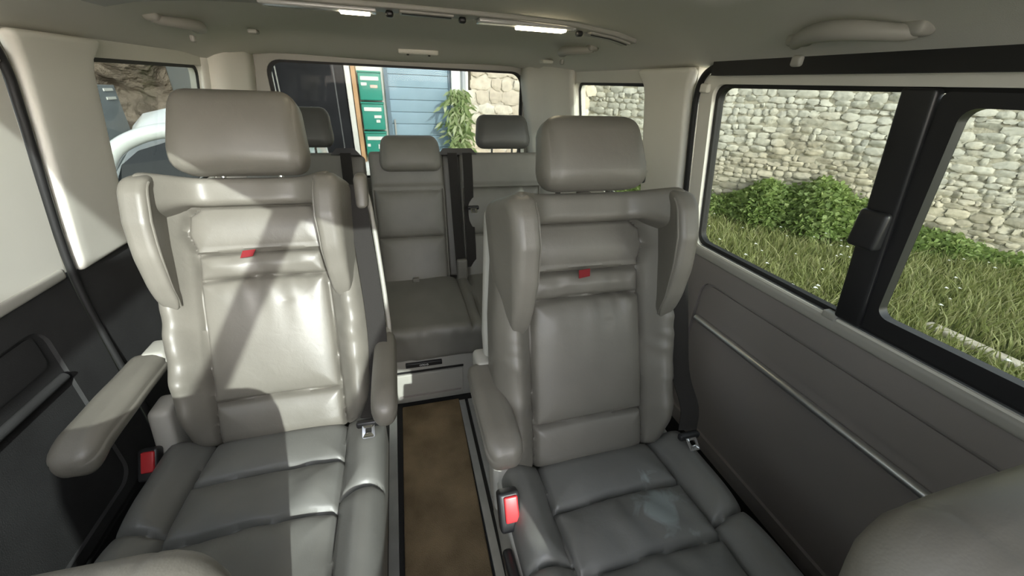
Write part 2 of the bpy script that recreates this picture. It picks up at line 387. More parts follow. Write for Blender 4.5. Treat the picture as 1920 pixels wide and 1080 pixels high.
# ================================================================== SEATS
def frame(cx, yb, zb, deg):
    t = math.radians(deg); U = np.array([1, 0, 0.]); Vv = np.array([0, math.sin(t), math.cos(t)]); N = np.array([0, -math.cos(t), math.sin(t)]); O = np.array([cx, yb, zb])
    return lambda P: O + np.outer(P[:, 0], U) + np.outer(P[:, 1], Vv) + np.outer(P[:, 2], N)   # P=(u, v up the back, w forward)

def backrest(fr, seed):
    g1 = SN(seed, 2, 30, 1); g2 = SN(seed + 1, 2, 30, 1)
    H = .625; D = .12
    pw = .142
    seams = [[(-pw, -.02), (-pw + .004, .30), (-pw + .008, .455), (-pw - .006, .50), (-pw, .545), (-.115, .562), (.115, .562), (pw, .545), (pw + .006, .50), (pw - .008, .455), (pw - .004, .30), (pw, -.02)],
             [(-pw, .10), (0, .103), (pw, .10)], [(-pw + .006, .392), (0, .398), (pw - .006, .392)], [(-pw + .006, .453), (0, .457), (pw - .006, .453)]]
    def fn(P):
        u, w, v = P[:, 0].copy(), P[:, 1].copy(), P[:, 2].copy()      # box axes: x=u, y=-w, z=v
        w = -w; v = v + H / 2 - .01
        hw = np.interp(v, [0, .08, .2, .36, .5, .62], [.198, .216, .226, .220, .205, .196])
        u = u * hw / .22
        front = np.clip((w + D / 2) / D, 0, 1) ** 1.5
        p, d = puff(u, v, seams, .016, .022, .014, .0042)
        bol = .034 * sstep(np.abs(u), .140, .182) * sstep(v, .0, .1) * (1 - .5 * sstep(v, .5, .6)) - .03 * sstep(np.abs(u), .19, .23)
        mid = (np.abs(u) < pw)
        belly = np.where(mid & (v > .10) & (v < .395), .012 * np.cos(np.clip(u / pw, -1, 1) * 1.4) * np.sin(np.clip((v - .1) / .295, 0, 1) * math.pi) ** .6, 0)
        # gathers below the .395 seam and round the others
        ga = np.where(mid & (v < .395) & (v > .2), np.exp(-(.395 - v) / .045), 0) * .0058 * g1(u * (75 - 60 * (.395 - v)), v * 14)
        ga += np.where(mid & (v > .398) & (v < .455), .0035, 0) * g2(u * 55, v * 30)
        ga += np.where(mid & (v > .457) & (v < .56), .0035, 0) * g1(u * 40 + 3, v * 22) * sstep(np.abs(u), .05, .14)
        ga += (.0032 * g2(u * 30, v * 55) + .0045 * np.maximum(0, g1(u * 20 + v * 30, v * 60)) ** 1.5) * sstep(np.abs(u), .14, .17) * sstep(v, .05, .2) * (1 - sstep(v, .3, .42)) 
        ga += .0008 * g2(u * 25, v * 20) + .0016 * g1(u * 9 + 2, v * 9 + 5) * mid
        ax_ = np.abs(u) - pw; fold = np.maximum(0, g1(u * 26 + v * 52 * np.sign(u), v * 20 - 3)) ** 2
        ga += .0030 * fold * mid * np.exp(-np.abs(.395 - v) / .05) * sstep(np.abs(u), .04, .12)
        ga -= .0030 * np.exp(-(((u - .045) / .012) ** 2 + ((v - .335) / .007) ** 2))
        w = w + front * (p + bol + belly + ga) - .012 * front
        w -= .012 * front * np.where(mid & (v > .457) & (v < .562), 1, 0) * sstep(v, .457, .47) * (1 - sstep(v, .55, .562)) * .6
        # behind: slightly convex shell
        w = np.where(w < 0, w * 1, w)
        return fr(np.stack([u, v, w - D / 2 + .006], 1))
    return rbox(.44, D, H, .035, (96, 12, 128), fn)

def header(fr, seed):
    g = SN(seed + 5, 2, 24, 1)
    def fn(P):
        u, w, v = P[:, 0], -P[:, 1], P[:, 2] + .594
        f = np.clip((w + .04) / .08, 0, 1)
        add = .085 * sstep(np.abs(u), .085, .185) ** 1.2
        v2 = v + np.where(v < .594, -1, 0) * .03 * sstep(np.abs(u), .12, .185) * 1.0
        w2 = w - .02 + f * add + f * .0016 * g(u * 45, v * 30)
        return fr(np.stack([u, v2, w2], 1))
    return rbox(.37, .08, .062, .016, (60, 12, 14), fn)

def wing(fr, s):
    """side ear of the shoulder area; s=-1 left in the picture, +1 right"""
    def fn(P):
        a = P[:, 0] / .03; b = -P[:, 1] / .1; c = (P[:, 2] + .14) / .28        # thickness -1..1, back->front -1..1, bottom->top 0..1
        v = .335 + .285 * c
        wf = np.interp(c, [0, .08, .2, .4, .65, .85, .95, 1], [.035, .055, .08, .108, .128, .125, .112, .095])
        wb = np.interp(c, [0, .15, .5, 1], [-.0, -.02, -.06, -.07])
        w = wb + (wf - wb) * (b + 1) / 2
        th = np.interp(c, [0, .1, .4, 1], [.013, .018, .021, .022])
        uo = np.interp(c, [0, .15, .5, .9, 1], [.180, .186, .192, .194, .186])    # centre of thickness
        u = uo + th * a * 1.0 - .22 * np.clip(w, 0, 1) * (1 - .4 * (a > 0))
        u = u + .008 * (b > .5) * 0
        return fr(np.stack([s * u, v, w], 1))
    V, F = rbox(.06, .2, .28, .0245, (14, 24, 36), fn)
    return (V, F[:, ::-1]) if s < 0 else (V, F)
def wing_piping(fr, s):
    c = np.linspace(.03, .93, 30)
    wf = np.interp(c, [0, .08, .2, .4, .65, .85, .95, 1], [.035, .055, .08, .108, .128, .125, .112, .095]) - .012
    th = np.interp(c, [0, .1, .4, 1], [.013, .018, .021, .022])
    uo = np.interp(c, [0, .15, .5, .9, 1], [.180, .186, .192, .194, .186]) - th * .93 - .22 * wf
    P = fr(np.stack([s * uo, .335 + .285 * c, wf], 1))
    return tube(P, .0022, 6)

def headrest(fr, seed, v0=.628, h=.145, wd=.236, dp=.095, wc=.03, lean=-.10):
    g = SN(seed + 9, 2, 20, 1)
    def fn(P):
        u, w, v = P[:, 0].copy(), -P[:, 1].copy(), P[:, 2].copy()
        k = (v + h / 2) / h
        u = u * np.interp(k, [0, .3, .75, 1], [1.0, 1.02, .955, .90])
        bulge = .012 * (1 - (u / (wd / 2)) ** 2) * (w > 0) * np.sin(np.clip(k, 0, 1) * math.pi)
        d = np.abs(np.abs(u) - wd * .44)
        w = w + bulge - .0035 * np.exp(-(d / .003) ** 2) * (w > 0) + .0006 * g(u * 30, v * 30)
        w = w - (k ** 2) * .012
        return fr(np.stack([u, v + v0 + h / 2, w + wc + lean * (v)], 1))
    return rbox(wd, dp, h, .034, (40, 18, 30), fn)

def cushion(cx, yb, zt, wd, dep, th, seed, bolster=.022, ins=.155, cross=(-.105, -.235), sideseam=-.215, raise_front=.02):
    g = SN(seed + 3, 2, 30, 1); g2 = SN(seed + 4, 2, 30, 1)
    ys_ = [(-ins + .01, .04), (-ins, -.12), (-ins - .0, -.30), (-ins - .01, -dep - .05)]
    seams = [ys_, [(-a, b) for a, b in ys_]] + [[(-ins, c - .004), (0, c + .004), (ins, c - .004)] for c in cross]
    seams += [[(ins, sideseam), (.26, sideseam + .012)], [(-ins, sideseam), (-.26, sideseam + .012)]]
    def fn(P):
        u, y, z = P[:, 0].copy(), P[:, 1] - dep / 2 + .02, P[:, 2].copy()
        top = np.clip((z + th / 2) / th, 0, 1) ** 2
        p, d = puff(u, y, seams, .018, .024, .013, .0042)
        b = bolster * sstep(np.abs(u), ins, ins + .045) - .016 * sstep(np.abs(u), .215, .26)
        wr = (.0030 * g(u * 38 + y * 12, y * 18) + .0032 * np.maximum(0, g2(u * 34 - y * 16, y * 9)) ** 1.5) * (np.abs(u) < ins) * sstep(-y, .10, .2) + .0008 * g2(u * 30, y * 30)
        wr += .0022 * g2(u * 70, y * 12) * np.exp(-np.abs(y - cross[0] + .02) / .03) * (np.abs(u) < ins)
        z = z + top * (p + b + wr + raise_front * (-y / dep)) - .02 * top
        z = z + .012 * top * np.where((np.abs(u) < ins) & (y < cross[-1]), -.3, 0)
        return np.stack([cx + u * (1 + .0 * y), yb + y, zt + z - th / 2 + .006], 1)
    return rbox(wd, dep, th, .035, (90, 96, 12), fn)

def armrest(x, y0, y1, z, wd=.072, tilt=0., th=.055, seed=0):
    g = SN(seed + 40, 2, 16, 1); L = y1 - y0
    def fn(P):
        u, y, zz = P[:, 0].copy(), P[:, 1].copy(), P[:, 2].copy(); k = (y + L / 2) / L          # k 0 = front
        u = u * np.interp(k, [0, .12, .5, 1], [.86, 1, 1.02, .95])
        low = np.interp(k, [0, .1, .3, .6, 1], [1.12, 1.15, .95, .8, .8]); zz = np.where(zz < 0, zz * low * 1.15, zz)
        s_ = np.exp(-((zz - .004) / .003) ** 2) * .003
        u = u * (1 - s_ / .036)
        zz = zz + .0005 * g(u * 60, y * 40) - .012 * (1 - sstep(k, 0, .2))
        return np.stack([x + u, (y0 + y1) / 2 + y, z - th / 2 + zz + tilt * y], 1)
    return rbox(wd, L, th, .024, (18, 40, 14), fn)

def buckle(parent, c, ang, sc=1.):
    ca, sa = math.cos(ang), math.sin(ang)
    def place(V):
        return np.stack([V[:, 0], V[:, 1] * ca - V[:, 2] * sa, V[:, 1] * sa + V[:, 2] * ca], 1) * sc + np.array(c)
    b = MB().add(*rbox(.034, .024, .062, .006, (9, 9, 9), place)).build('belt_buckle', 'blackp', parent)
    MB().add(*rbox(.022, .012, .040, .003, (9, 9, 9), lambda V: place(V + np.array([.002, -.010, .006])))).build('release_button', 'red', b, off=PO.get(parent.name))
    return b
def tongue(parent, c, axis=(1, 0, 0)):
    c = np.array(c); b = MB().add(*rbox(.056, .016, .018, .006, (9, 9, 9), lambda V: V + c)).build('belt_tongue', 'blackp', parent)
    pm = MB().add(*ring(rr(-.014, .014, -.032, 0, .004), rr(-.007, .007, -.022, -.008, .003), lambda a, q, d: (c[0] + a, c[1] - .006 + d + q * .8, c[2] + .002 + q * .55), .003))
    pm.build('metal_plate', 'chrome', b, off=PO.get(parent.name))

def captain(label, cx, yb, tiltdeg, belt_side, seed, two_arms, cushion_dx, red_dx, hr):
    root = thing('captain_chair', label, 'car seat', (cx, yb - .2, 0), 'grey leather armchairs of the middle row')
    fr = frame(cx, yb + .0, .41, tiltdeg)
    MB().add(*cushion(cx + cushion_dx, yb, .42, .49, .52, .13, seed)).build('seat_cushion', 'leather_dark', root)
    b = MB().add(*backrest(fr, seed)).build('backrest', 'leather', root)
    # plastic back shell
    def shell(P):
        u, w, v = P[:, 0].copy(), -P[:, 1], P[:, 2] + .31
        return fr(np.stack([u * np.interp(v, [0, .3, .6], [1.02, 1.06, .94]), v, w - .125], 1))
    MB().add(*rbox(.43, .04, .60, .018, (16, 9, 20), shell)).build('back_shell', 'greyl', root)
    hd = MB().add(*header(fr, seed)).build('shoulder_roll', 'leather', root)
    for s in (-1, 1):
        wg = MB().add(*wing(fr, s)).build('side_wing', 'leather', root)
        MB().add(*wing_piping(fr, s)).build('piping', 'leather', wg, off=PO[root.name])
    h = MB().add(*headrest(fr, seed, *hr)).build('headrest', 'leather', root)
    for s in (-1, 1):
        P = fr(np.array([[s * .06, .58, -.02], [s * .06, .615, -.012], [s * .06, .66, .0]]))
        MB().add(*tube(P, .006, 10)).build('headrest_post', 'chrome', root)
    P = fr(np.array([[.118, .655, .035]])); 
    MB().add(*rbox(.012, .022, .03, .005, (9, 9, 9), lambda V: V + P)).build('headrest_button', 'blackp', root)
    # red tag in the seam
    rd = MB()
    pts = np.array([[-.014, .458, .012], [.013, .460, .012], [.008, .444, .020], [-.018, .441, .020]]) + np.array([red_dx, 0, 0])
    pts2 = pts.copy(); pts2[:, 2] += .0015
    Q = fr(np.concatenate([pts, pts2])); rd.add(Q, [(0, 1, 2, 3), (7, 6, 5, 4), (0, 4, 5, 1), (1, 5, 6, 2), (2, 6, 7, 3), (3, 7, 4, 0)])
    rd.build('red_tag', 'redcloth', root, smooth=False)
    # armrests
    xa = -.245 if two_arms is not None else -.245
    for (s, ax, a0, a1, az, aw) in two_arms:
        x = cx + ax
        a = MB().add(*armrest(x, yb + a0, yb + a1, az, aw, seed=seed + s)).build('armrest', 'leather', root)
        MB().add(*rbox(.05, .07, .05, .012, (9, 9, 9), lambda V: V + np.array([x - s * .012, yb + a1 + .01, az - .022]))).build('armrest_hinge', 'greyl', root)
    # base : side covers, pedestal, feet on the rails
    for s in (-1, 1):
        def cov(P, s=s):
            y, z = P[:, 1], P[:, 2]; k = (z + .1) / .2
            return np.stack([cx + cushion_dx + s * (.240 if s < 0 else .205) + P[:, 0], yb - .17 + y * (1 - .15 * (1 - k)), .30 + z + .03 * sstep(y, .05, .2)], 1)
        MB().add(*rbox(.022, .46, .17, .010, (9, 20, 14), cov)).build('side_cover', 'greyl', root)
        if s > 0: continue
        MB().add(*rbox(.045, .07, .2, .014, (9, 10, 14), lambda V: np.stack([cx + cushion_dx + s * .236 + V[:, 0], yb + .03 + V[:, 1] + (V[:, 2]) * .25, .42 + V[:, 2]], 1))).build('recliner_cover', 'greyl', root)
    MB().add(*rbox(.44, .40, .16, .02, (10, 10, 10), lambda V: V + np.array([cx + cushion_dx, yb - .22, .26]))).build('pedestal', 'blackp', root)
    for s in (-1, 1):
        MB().add(*sbox((cx + s * .17 - .025, yb - .45, .014), (cx + s * .17 + .025, yb + .0, .19))).build('floor_foot', 'blackp', root, smooth=False)
    # belt hangs on one side of the back
    s = belt_side
    return root, fr

# -- left (further back) chair
L, frL = captain('sunlit grey leather armchair, the left one, with armrests on both sides', -.335, .80, 23, 1, 11, ((-1, -.283, -.155, .15, .605, .078), (1, .256, -.165, .125, .61, .056)), -.006, -.02, (.626, .178, .262, .10, .035, .0))
rt = L
P = spline([(-.112, 1.02, .97), (-.108, .985, .90), (-.098, .93, .78), (-.094, .875, .63), (-.104, .81, .50), (-.124, .745, .475)], 6)
MB().add(*ribbon(P, (.985, -.17, 0), .046, .0022)).build('seat_belt', 'belt', rt)
tongue(rt, (-.128, .735, .468))
P = spline([(-.100, 1.06, .95), (-.086, 1.05, .92), (-.074, .99, .76), (-.068, .93, .60), (-.078, .90, .52)], 6)
MB().add(*tube(P, [.009] * len(P), 10, flat=((1, 0, 0), .7))).build('belt_guide_trim', 'greyl', rt)
MB().add(*rbox(.03, .05, .075, .012, (9, 9, 9), lambda V: np.stack([-.098 + V[:, 0], 1.025 + V[:, 1] + V[:, 2] * .4, .955 + V[:, 2]], 1))).build('belt_outlet', 'leather', rt)
buckle(rt, (-.600, .775, .415), -.6, 1.15)
# -- right chair
Rr, frR = captain('shaded grey leather armchair, the right one, beside the large sliding-door window', .385, .56, 20, 1, 23, ((-1, -.238, -.085, .185, .605, .076),), .014, -.012, (.626, .150, .228, .095, .03, -.06))
P = spline([(.602, .73, .92), (.612, .70, .84), (.622, .665, .72), (.632, .62, .58), (.630, .56, .52), (.620, .535, .470)], 6)
MB().add(*ribbon(P, (.98, -.2, 0), .046, .0022)).build('seat_belt', 'belt', Rr)
P = spline([(.640, .755, .92), (.648, .74, .85), (.655, .71, .74), (.655, .69, .66)], 6)
MB().add(*tube(P, [.009] * len(P), 10, flat=((1, 0, 0), .6))).build('belt_guide_trim', 'cream', Rr)
tongue(Rr, (.618, .525, .462))
buckle(Rr, (.152, .470, .430), -.55, 1.3)
MB().add(*rbox(.02, .12, .03, .008, (9, 12, 9), lambda V: np.stack([.136 + V[:, 0], .36 + V[:, 1], .39 + V[:, 2] - V[:, 1] * .2], 1))).build('seat_lever', 'blackp', Rr)
# pale patch mixed into the right cushion's leather colour
wm = M['leather_dark'].copy(); wm.name = 'leather_seat_pale'; t = wm.node_tree
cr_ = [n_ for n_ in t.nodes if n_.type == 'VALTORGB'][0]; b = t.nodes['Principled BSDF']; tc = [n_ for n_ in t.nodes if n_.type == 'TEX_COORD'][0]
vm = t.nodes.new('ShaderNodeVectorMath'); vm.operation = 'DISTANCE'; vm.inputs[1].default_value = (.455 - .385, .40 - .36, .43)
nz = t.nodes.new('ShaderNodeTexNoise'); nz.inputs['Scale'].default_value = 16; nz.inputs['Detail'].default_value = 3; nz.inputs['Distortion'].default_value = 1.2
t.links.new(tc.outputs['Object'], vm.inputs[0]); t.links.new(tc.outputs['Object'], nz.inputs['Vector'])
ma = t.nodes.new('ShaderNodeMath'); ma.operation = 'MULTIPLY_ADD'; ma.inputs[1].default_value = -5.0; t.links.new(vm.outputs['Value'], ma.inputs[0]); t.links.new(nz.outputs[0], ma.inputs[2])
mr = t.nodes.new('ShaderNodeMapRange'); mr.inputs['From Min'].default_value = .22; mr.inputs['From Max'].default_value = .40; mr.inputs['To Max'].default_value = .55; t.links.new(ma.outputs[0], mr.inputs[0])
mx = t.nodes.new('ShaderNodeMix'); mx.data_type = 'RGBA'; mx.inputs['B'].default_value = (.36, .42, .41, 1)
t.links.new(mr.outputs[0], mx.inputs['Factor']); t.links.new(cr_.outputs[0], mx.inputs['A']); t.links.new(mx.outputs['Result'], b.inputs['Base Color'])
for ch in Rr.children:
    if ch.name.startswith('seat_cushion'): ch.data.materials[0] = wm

# ================================================================== REAR BENCH
bn = thing('rear_bench', 'grey leather rear bench with three sections across the back of the van', 'bench seat', (CX, 1.55, 0))
YB = 1.735; ZB = .345
def bench_frame(x): return frame(x, YB, ZB, 15)
def bench_cushion():
    g = SN(77, 2, 30, 1)
    seams = [[(-.19, .05), (-.19, -.5)], [(.175, .05), (.175, -.5)], [(.235, .05), (.215, -.5)], [(-.25, .05), (-.25, -.5)]]
    def fn(P):
        u, y, z = P[:, 0].copy(), P[:, 1] - .24, P[:, 2].copy(); top = np.clip((z + .07) / .14, 0, 1) ** 2
        p, d = puff(u, y, seams, .012, .025, .012, .004)
        z = z + top * (p + .0022 * g(u * 22, y * 16) - .012 * sstep(y, -.25, 0)) + .0 
        fr_ = sstep(-y, .42, .48)
        yy = y + .0035 * g(u * 45, z * 20) * fr_
        return np.stack([CX + u, YB - .0 + yy, .295 + z], 1)
    return rbox(1.30, .49, .14, .03, (120, 60, 14), fn)
MB().add(*bench_cushion()).build('seat_cushion', 'bench', bn)
def bench_back(x, hw, seed, v1):
    fr = bench_frame(x); g = SN(seed, 2, 30, 1)
    seams = [[(-hw + .012, -.02), (-hw + .012, .425), (hw - .012, .425), (hw - .012, -.02)], [(-hw + .012, .21), (hw - .012, .21)]]
    H = v1 + .02
    def fn(P):
        u, w, v = P[:, 0].copy(), -P[:, 1].copy(), P[:, 2] + H / 2 - .02; f = np.clip((w + .05) / .1, 0, 1) ** 1.5
        p, d = puff(u, v, seams, .016, .022, .009, .0035)
        w = w + f * (p + .0012 * g(u * 24, v * 20) + .0020 * g(u * 60, v * 40) * np.exp(-d / .02)
                     - .018 * sstep(v, .425, .46) + .012 * (1 - sstep(v, .0, .16)))
        return fr(np.stack([u, v, w - .05], 1))
    return rbox(2 * hw, .10, H, .018, (64, 10, 90), fn)
BW = [(CX - .01, .163, 31, .595), (CX + .43, .20, 32, .59), (CX - .455, .205, 33, .59)]
for (x, hw, sd, v1) in BW:
    MB().add(*bench_back(x, hw, sd, v1)).build('backrest', 'bench', bn)
# columns between the sections with belts
frc = bench_frame(0)
for s, xs in ((1, (CX + .19,)), (-1, (CX - .205,))):
    for x in xs:
        x = x + s * .012
        MB().add(*rbox(.12 if s > 0 else .07, .07, .58, .014, (10, 9, 20), lambda V: frc(np.stack([x + V[:, 0] + s * .01, V[:, 2] + .29, -V[:, 1] - .075], 1)))).build('back_column', 'bench', bn)
def bench_outlet(x, wd):
    poly = [(-wd / 2 - .02, 0), (wd / 2 + .02, 0), (wd / 2 - .004, .028), (-wd / 2 + .004, .028)]
    o = MB().add(*prism(poly, lambda a, q, d: tuple(frc(np.array([[x + a, .578 + q, .008 - d]]))[0]), .09)).build('belt_outlet', 'blackp', bn, smooth=False)
bench_outlet(CX + .222, .14); bench_outlet(CX - .262, .08)
for (x0, x1, v0, v1) in ((.236, .244, .585, .02), (.305, .300, .585, .05), (-.222, -.222, .585, .1)):
    P = frc(np.array([[x0 + (x1 - x0) * k, v0 + (v1 - v0) * k, .014 + .006 * math.sin(k * 9)] for k in np.linspace(0, 1, 20)]))
    MB().add(*ribbon(P, (1, 0, 0), .044, .002)).build('seat_belt', 'belt', bn)
c = frc(np.array([[.318, .335, .03]]))[0]; tongue(bn, c)
MB().add(*rbox(.05, .03, .13, .01, (9, 9, 9), lambda V: V + np.array([.245, YB - .035, .39]))).build('buckle_sleeve', 'bench', bn)
MB().add(*rbox(.032, .02, .022, .006, (9, 9, 9), lambda V: V + np.array([CX - .015, YB - .052, .372]))).build('pull_loop', 'bench', bn)
for (x, wd, h, v0, mm) in ((CX - .01 + .02, .265, .155, .505, 'bench'), (CX + .445, .26, .155, .605, 'headrest_dark'), (CX - .435, .26, .165, .61, 'headrest_dark')):
    MB().add(*headrest(bench_frame(x), 50 + int(x * 100), v0, h, wd, .07, .02 if mm == 'bench' else -.01, -.05)).build('headrest', mm, bn)
    for s in (-1, 1):
        P = bench_frame(x)(np.array([[s * .05, .53, -.05], [s * .05, .62, -.03], [s * .05, .64, -.02]])); MB().add(*tube(P, .005, 8)).build('headrest_post', 'chrome', bn)
# bench box with drawer
MB().add(*rbox(1.28, .40, .232, .010, (20, 10, 10), lambda V: V + np.array([CX, 1.475, .118]))).build('bench_box', 'greyl', bn)
dr = MB().add(*rbox(.270, .016, .130, .005, (12, 9, 12), lambda V: V + np.array([.042, 1.272, .095]))).build('drawer', 'greyl', bn)
MB().add(*rbox(.250, .006, .006, .002, (9, 9, 9), lambda V: V + np.array([.042, 1.262, .052]))).build('drawer_lip', 'greyp', dr, off=PO[bn.name])
MB().add(*sbox((.042 - .137, 1.268, .165), (.042 + .137, 1.276, .171))).build('drawer_gap', 'black', bn, smooth=False)
hs_ = MB().add(*rbox(.142, .014, .020, .003, (9, 9, 9), lambda V: V + np.array([.022, 1.270, .203]))).build('handle_slot', 'blackp', bn)
lg = MB()
for k, x in enumerate((.008, .016, .024, .034)):
    lg.add(*tube([(x + .0035 * math.cos(a), 1.2622, .203 + .0035 * math.sin(a)) for a in np.linspace(0, 6.28, 10)[:-1]], .0009, 5, closed=True))
lg.build('white_mark', mat('white_print', (.7, .7, .7), .5), hs_, off=PO[bn.name])

# ================================================================== FRONT SEATS (only the shoulder rolls reach into view)
def front_seat(label, x, y, z, wd, seed):
    root = thing('front_seat', label, 'car seat', (x, y - .3, 0), 'front seats')
    g = SN(seed, 2, 24, 1)
    def fn(P):
        u, w, v = P[:, 0].copy(), -P[:, 1], P[:, 2]; k = (v + .3) / .6
        u = u * np.interp(k, [0, .7, .9, 1], [1, 1, .97, .90])
        d = np.minimum(np.abs(np.abs(u) - wd * .33), 9); gz = np.exp(-(d / .003) ** 2) * .003
        drop = .03 * (np.abs(u) / (wd / 2)) ** 4 * k
        return np.stack([x + u, y - .05 - w - .10 * (1 - k), z - .3 + v - drop - gz * (v > .25) + .0008 * g(u * 30, v * 20)], 1)
    MB().add(*rbox(wd, .12, .6, .05, (60, 18, 30), fn)).build('backrest', 'leather', root)
    MB().add(*rbox(wd, .46, .14, .04, (14, 14, 10), lambda V: V + np.array([x, y - .36, z - .56]))).build('seat_cushion', 'leather_dark', root)
    MB().add(*rbox(wd * .8, .40, z - .63, .03, (10, 10, 10), lambda V: V + np.array([x, y - .36, (z - .63) / 2]))).build('pedestal', 'blackp', root)
front_seat('backrest of the front seat cut off by the lower right corner', .525, .105, .94, .46, 61)
front_seat('backrest of the front seat peeking in at the lower left edge', -.42, .305, .80, .46, 62)

# ================================================================== CEILING FITTINGS
# light and vent bar
YR = 1.13
rb = thing('ceiling_light_bar', 'ceiling strip with two reading lamps, black knobs and slim vents', 'ceiling light', (CX, YR, 1.352))
ZC = 1.352
def zr(x): 
    a = abs(x - CX); return float(np.interp(a, [p[0] for p in prof[8:]], [p[1] for p in prof[8:]]))
barV = []; xs = np.linspace(CX - .60, CX + .62, 40)
MB().add(*rbox(1.20, .075, .012, .004, (60, 9, 9), lambda V: np.stack([CX + V[:, 0], YR + V[:, 1], np.array([zr(CX + q) for q in V[:, 0]]) - .004 + V[:, 2]], 1))).build('bar_panel', 'greyl', rb)
M['lamp'] = mat('lamp_glow', (1, .95, .8), .4, emit=(1, .86, .58), es=10)
M['lens'] = mat('clear_lens', (.5, .5, .48), .15, spec=.8)
for (x0, x1) in ((-.26, -.02), (.215, .47)):
    hz = MB().add(*rbox(x1 - x0, .045, .010, .004, (12, 9, 9), lambda V: V + np.array([(x0 + x1) / 2, YR, zr((x0 + x1) / 2) - .013]))).build('lamp_housing', 'lens', rb)
    lx = (.315, .445) if x0 > 0 else (-.10, -.035)
    MB().add(*rbox(lx[1] - lx[0], .032, .008, .003, (9, 9, 9), lambda V: V + np.array([(lx[0] + lx[1]) / 2, YR, zr(.4 if x0 > 0 else -.1) - .018]))).build('lit_lens', 'lamp', hz, off=PO[rb.name])
for x in (.008, .178, .488):
    MB().add(*rbox(.018, .018, .014, .006, (9, 9, 9), lambda V: V + np.array([x, YR + .002, zr(x) - .016]))).build('knob', 'blackp', rb)
for (x0, x1) in ((.03, .155), (.51, .63)):
    MB().add(*rbox(x1 - x0, .05, .008, .003, (12, 9, 9), lambda V: np.stack([V[:, 0] + (x0 + x1) / 2, V[:, 1] + YR, np.array([zr((x0 + x1) / 2 + q) for q in V[:, 0]]) - .011 + V[:, 2]], 1))).build('vent', 'greyl', rb)
    MB().add(*rbox(x1 - x0 - .01, .005, .006, .002, (12, 9, 9), lambda V: np.stack([V[:, 0] + (x0 + x1) / 2, V[:, 1] + YR - .012, np.array([zr((x0 + x1) / 2 + q) for q in V[:, 0]]) - .014 + V[:, 2]], 1))).build('vent_slot', 'black', rb)
# grab handles
def handle(s, y0, y1, xa, label, r=.012):
    x = CX + s * xa; z = zr(x)
    t = thing('grab_handle', label, 'grab handle', (x, (y0 + y1) / 2, z), 'grab handles under the ceiling')
    n = 28; k = np.linspace(0, 1, n); arch = np.sin(k * math.pi) ** .45
    xk = x - s * .052 * np.sin(k * math.pi) ** .8
    P = np.stack([xk, y0 + (y1 - y0) * k, np.array([zr(q) for q in xk]) - .006 - .014 * arch], 1)
    rad = r * (.85 + .35 * np.sin(k * math.pi))
    MB().add(*tube(P, rad, 14)).build('grip', 'greyl', t)
    for yy in (y0 + .004, y1 - .004):
        MB().add(*rbox(.034, .040, .022, .010, (9, 9, 9), lambda V: V + np.array([x, yy, z - .002]))).build('mount', 'greyl', t)
    hy = y0 + .8 * (y1 - y0) if s > 0 else y0 + .55 * (y1 - y0)
    MB().add(*rbox(.012, .02, .018, .005, (9, 9, 9), lambda V: V + np.array([x - s * .028, hy, z - .038]))).build('coat_hook', 'greyl', t)
handle(1, .478, .668, .678, 'large grab handle above the sliding-door window on the right')
handle(1, 1.36, 1.60, .60, 'small grab handle at the far right, above the rear side window')
handle(-1, 1.36, 1.60, .60, 'grab handle on the left, above the left rear side window')
t = thing('rear_ceiling_lamp', 'small oblong lamp with two dark screws on the ceiling above the rear window', 'ceiling light', (.12, 2.0, 1.31))
MB().add(*rbox(.17, .05, .022, .008, (14, 9, 9), lambda V: V + np.array([.12, 2.0, 1.312]))).build('lamp_body', 'cream', t)
for s in (-1, 1): MB().add(*rbox(.010, .010, .008, .003, (9, 9, 9), lambda V: V + np.array([.12 + s * .045, 1.985, 1.300]))).build('screw', 'black', t)
o = MB().add(*rbox(.05, .05, .014, .006, (9, 9, 9), lambda V: V + np.array([.66, 1.86, zr(.66) - .020]))).build('ceiling_clip', 'cream'); tag(o, 'small cream clip on the ceiling near the far right corner', 'clip', 'ceiling clips')
o = MB().add(*rbox(.03, .04, .014, .006, (9, 9, 9), lambda V: V + np.array([-.44, 1.75, zr(-.44) - .012]))).build('ceiling_clip', 'greyl'); tag(o, 'small grey clip on the ceiling right of the left grab handle', 'clip', 'ceiling clips')

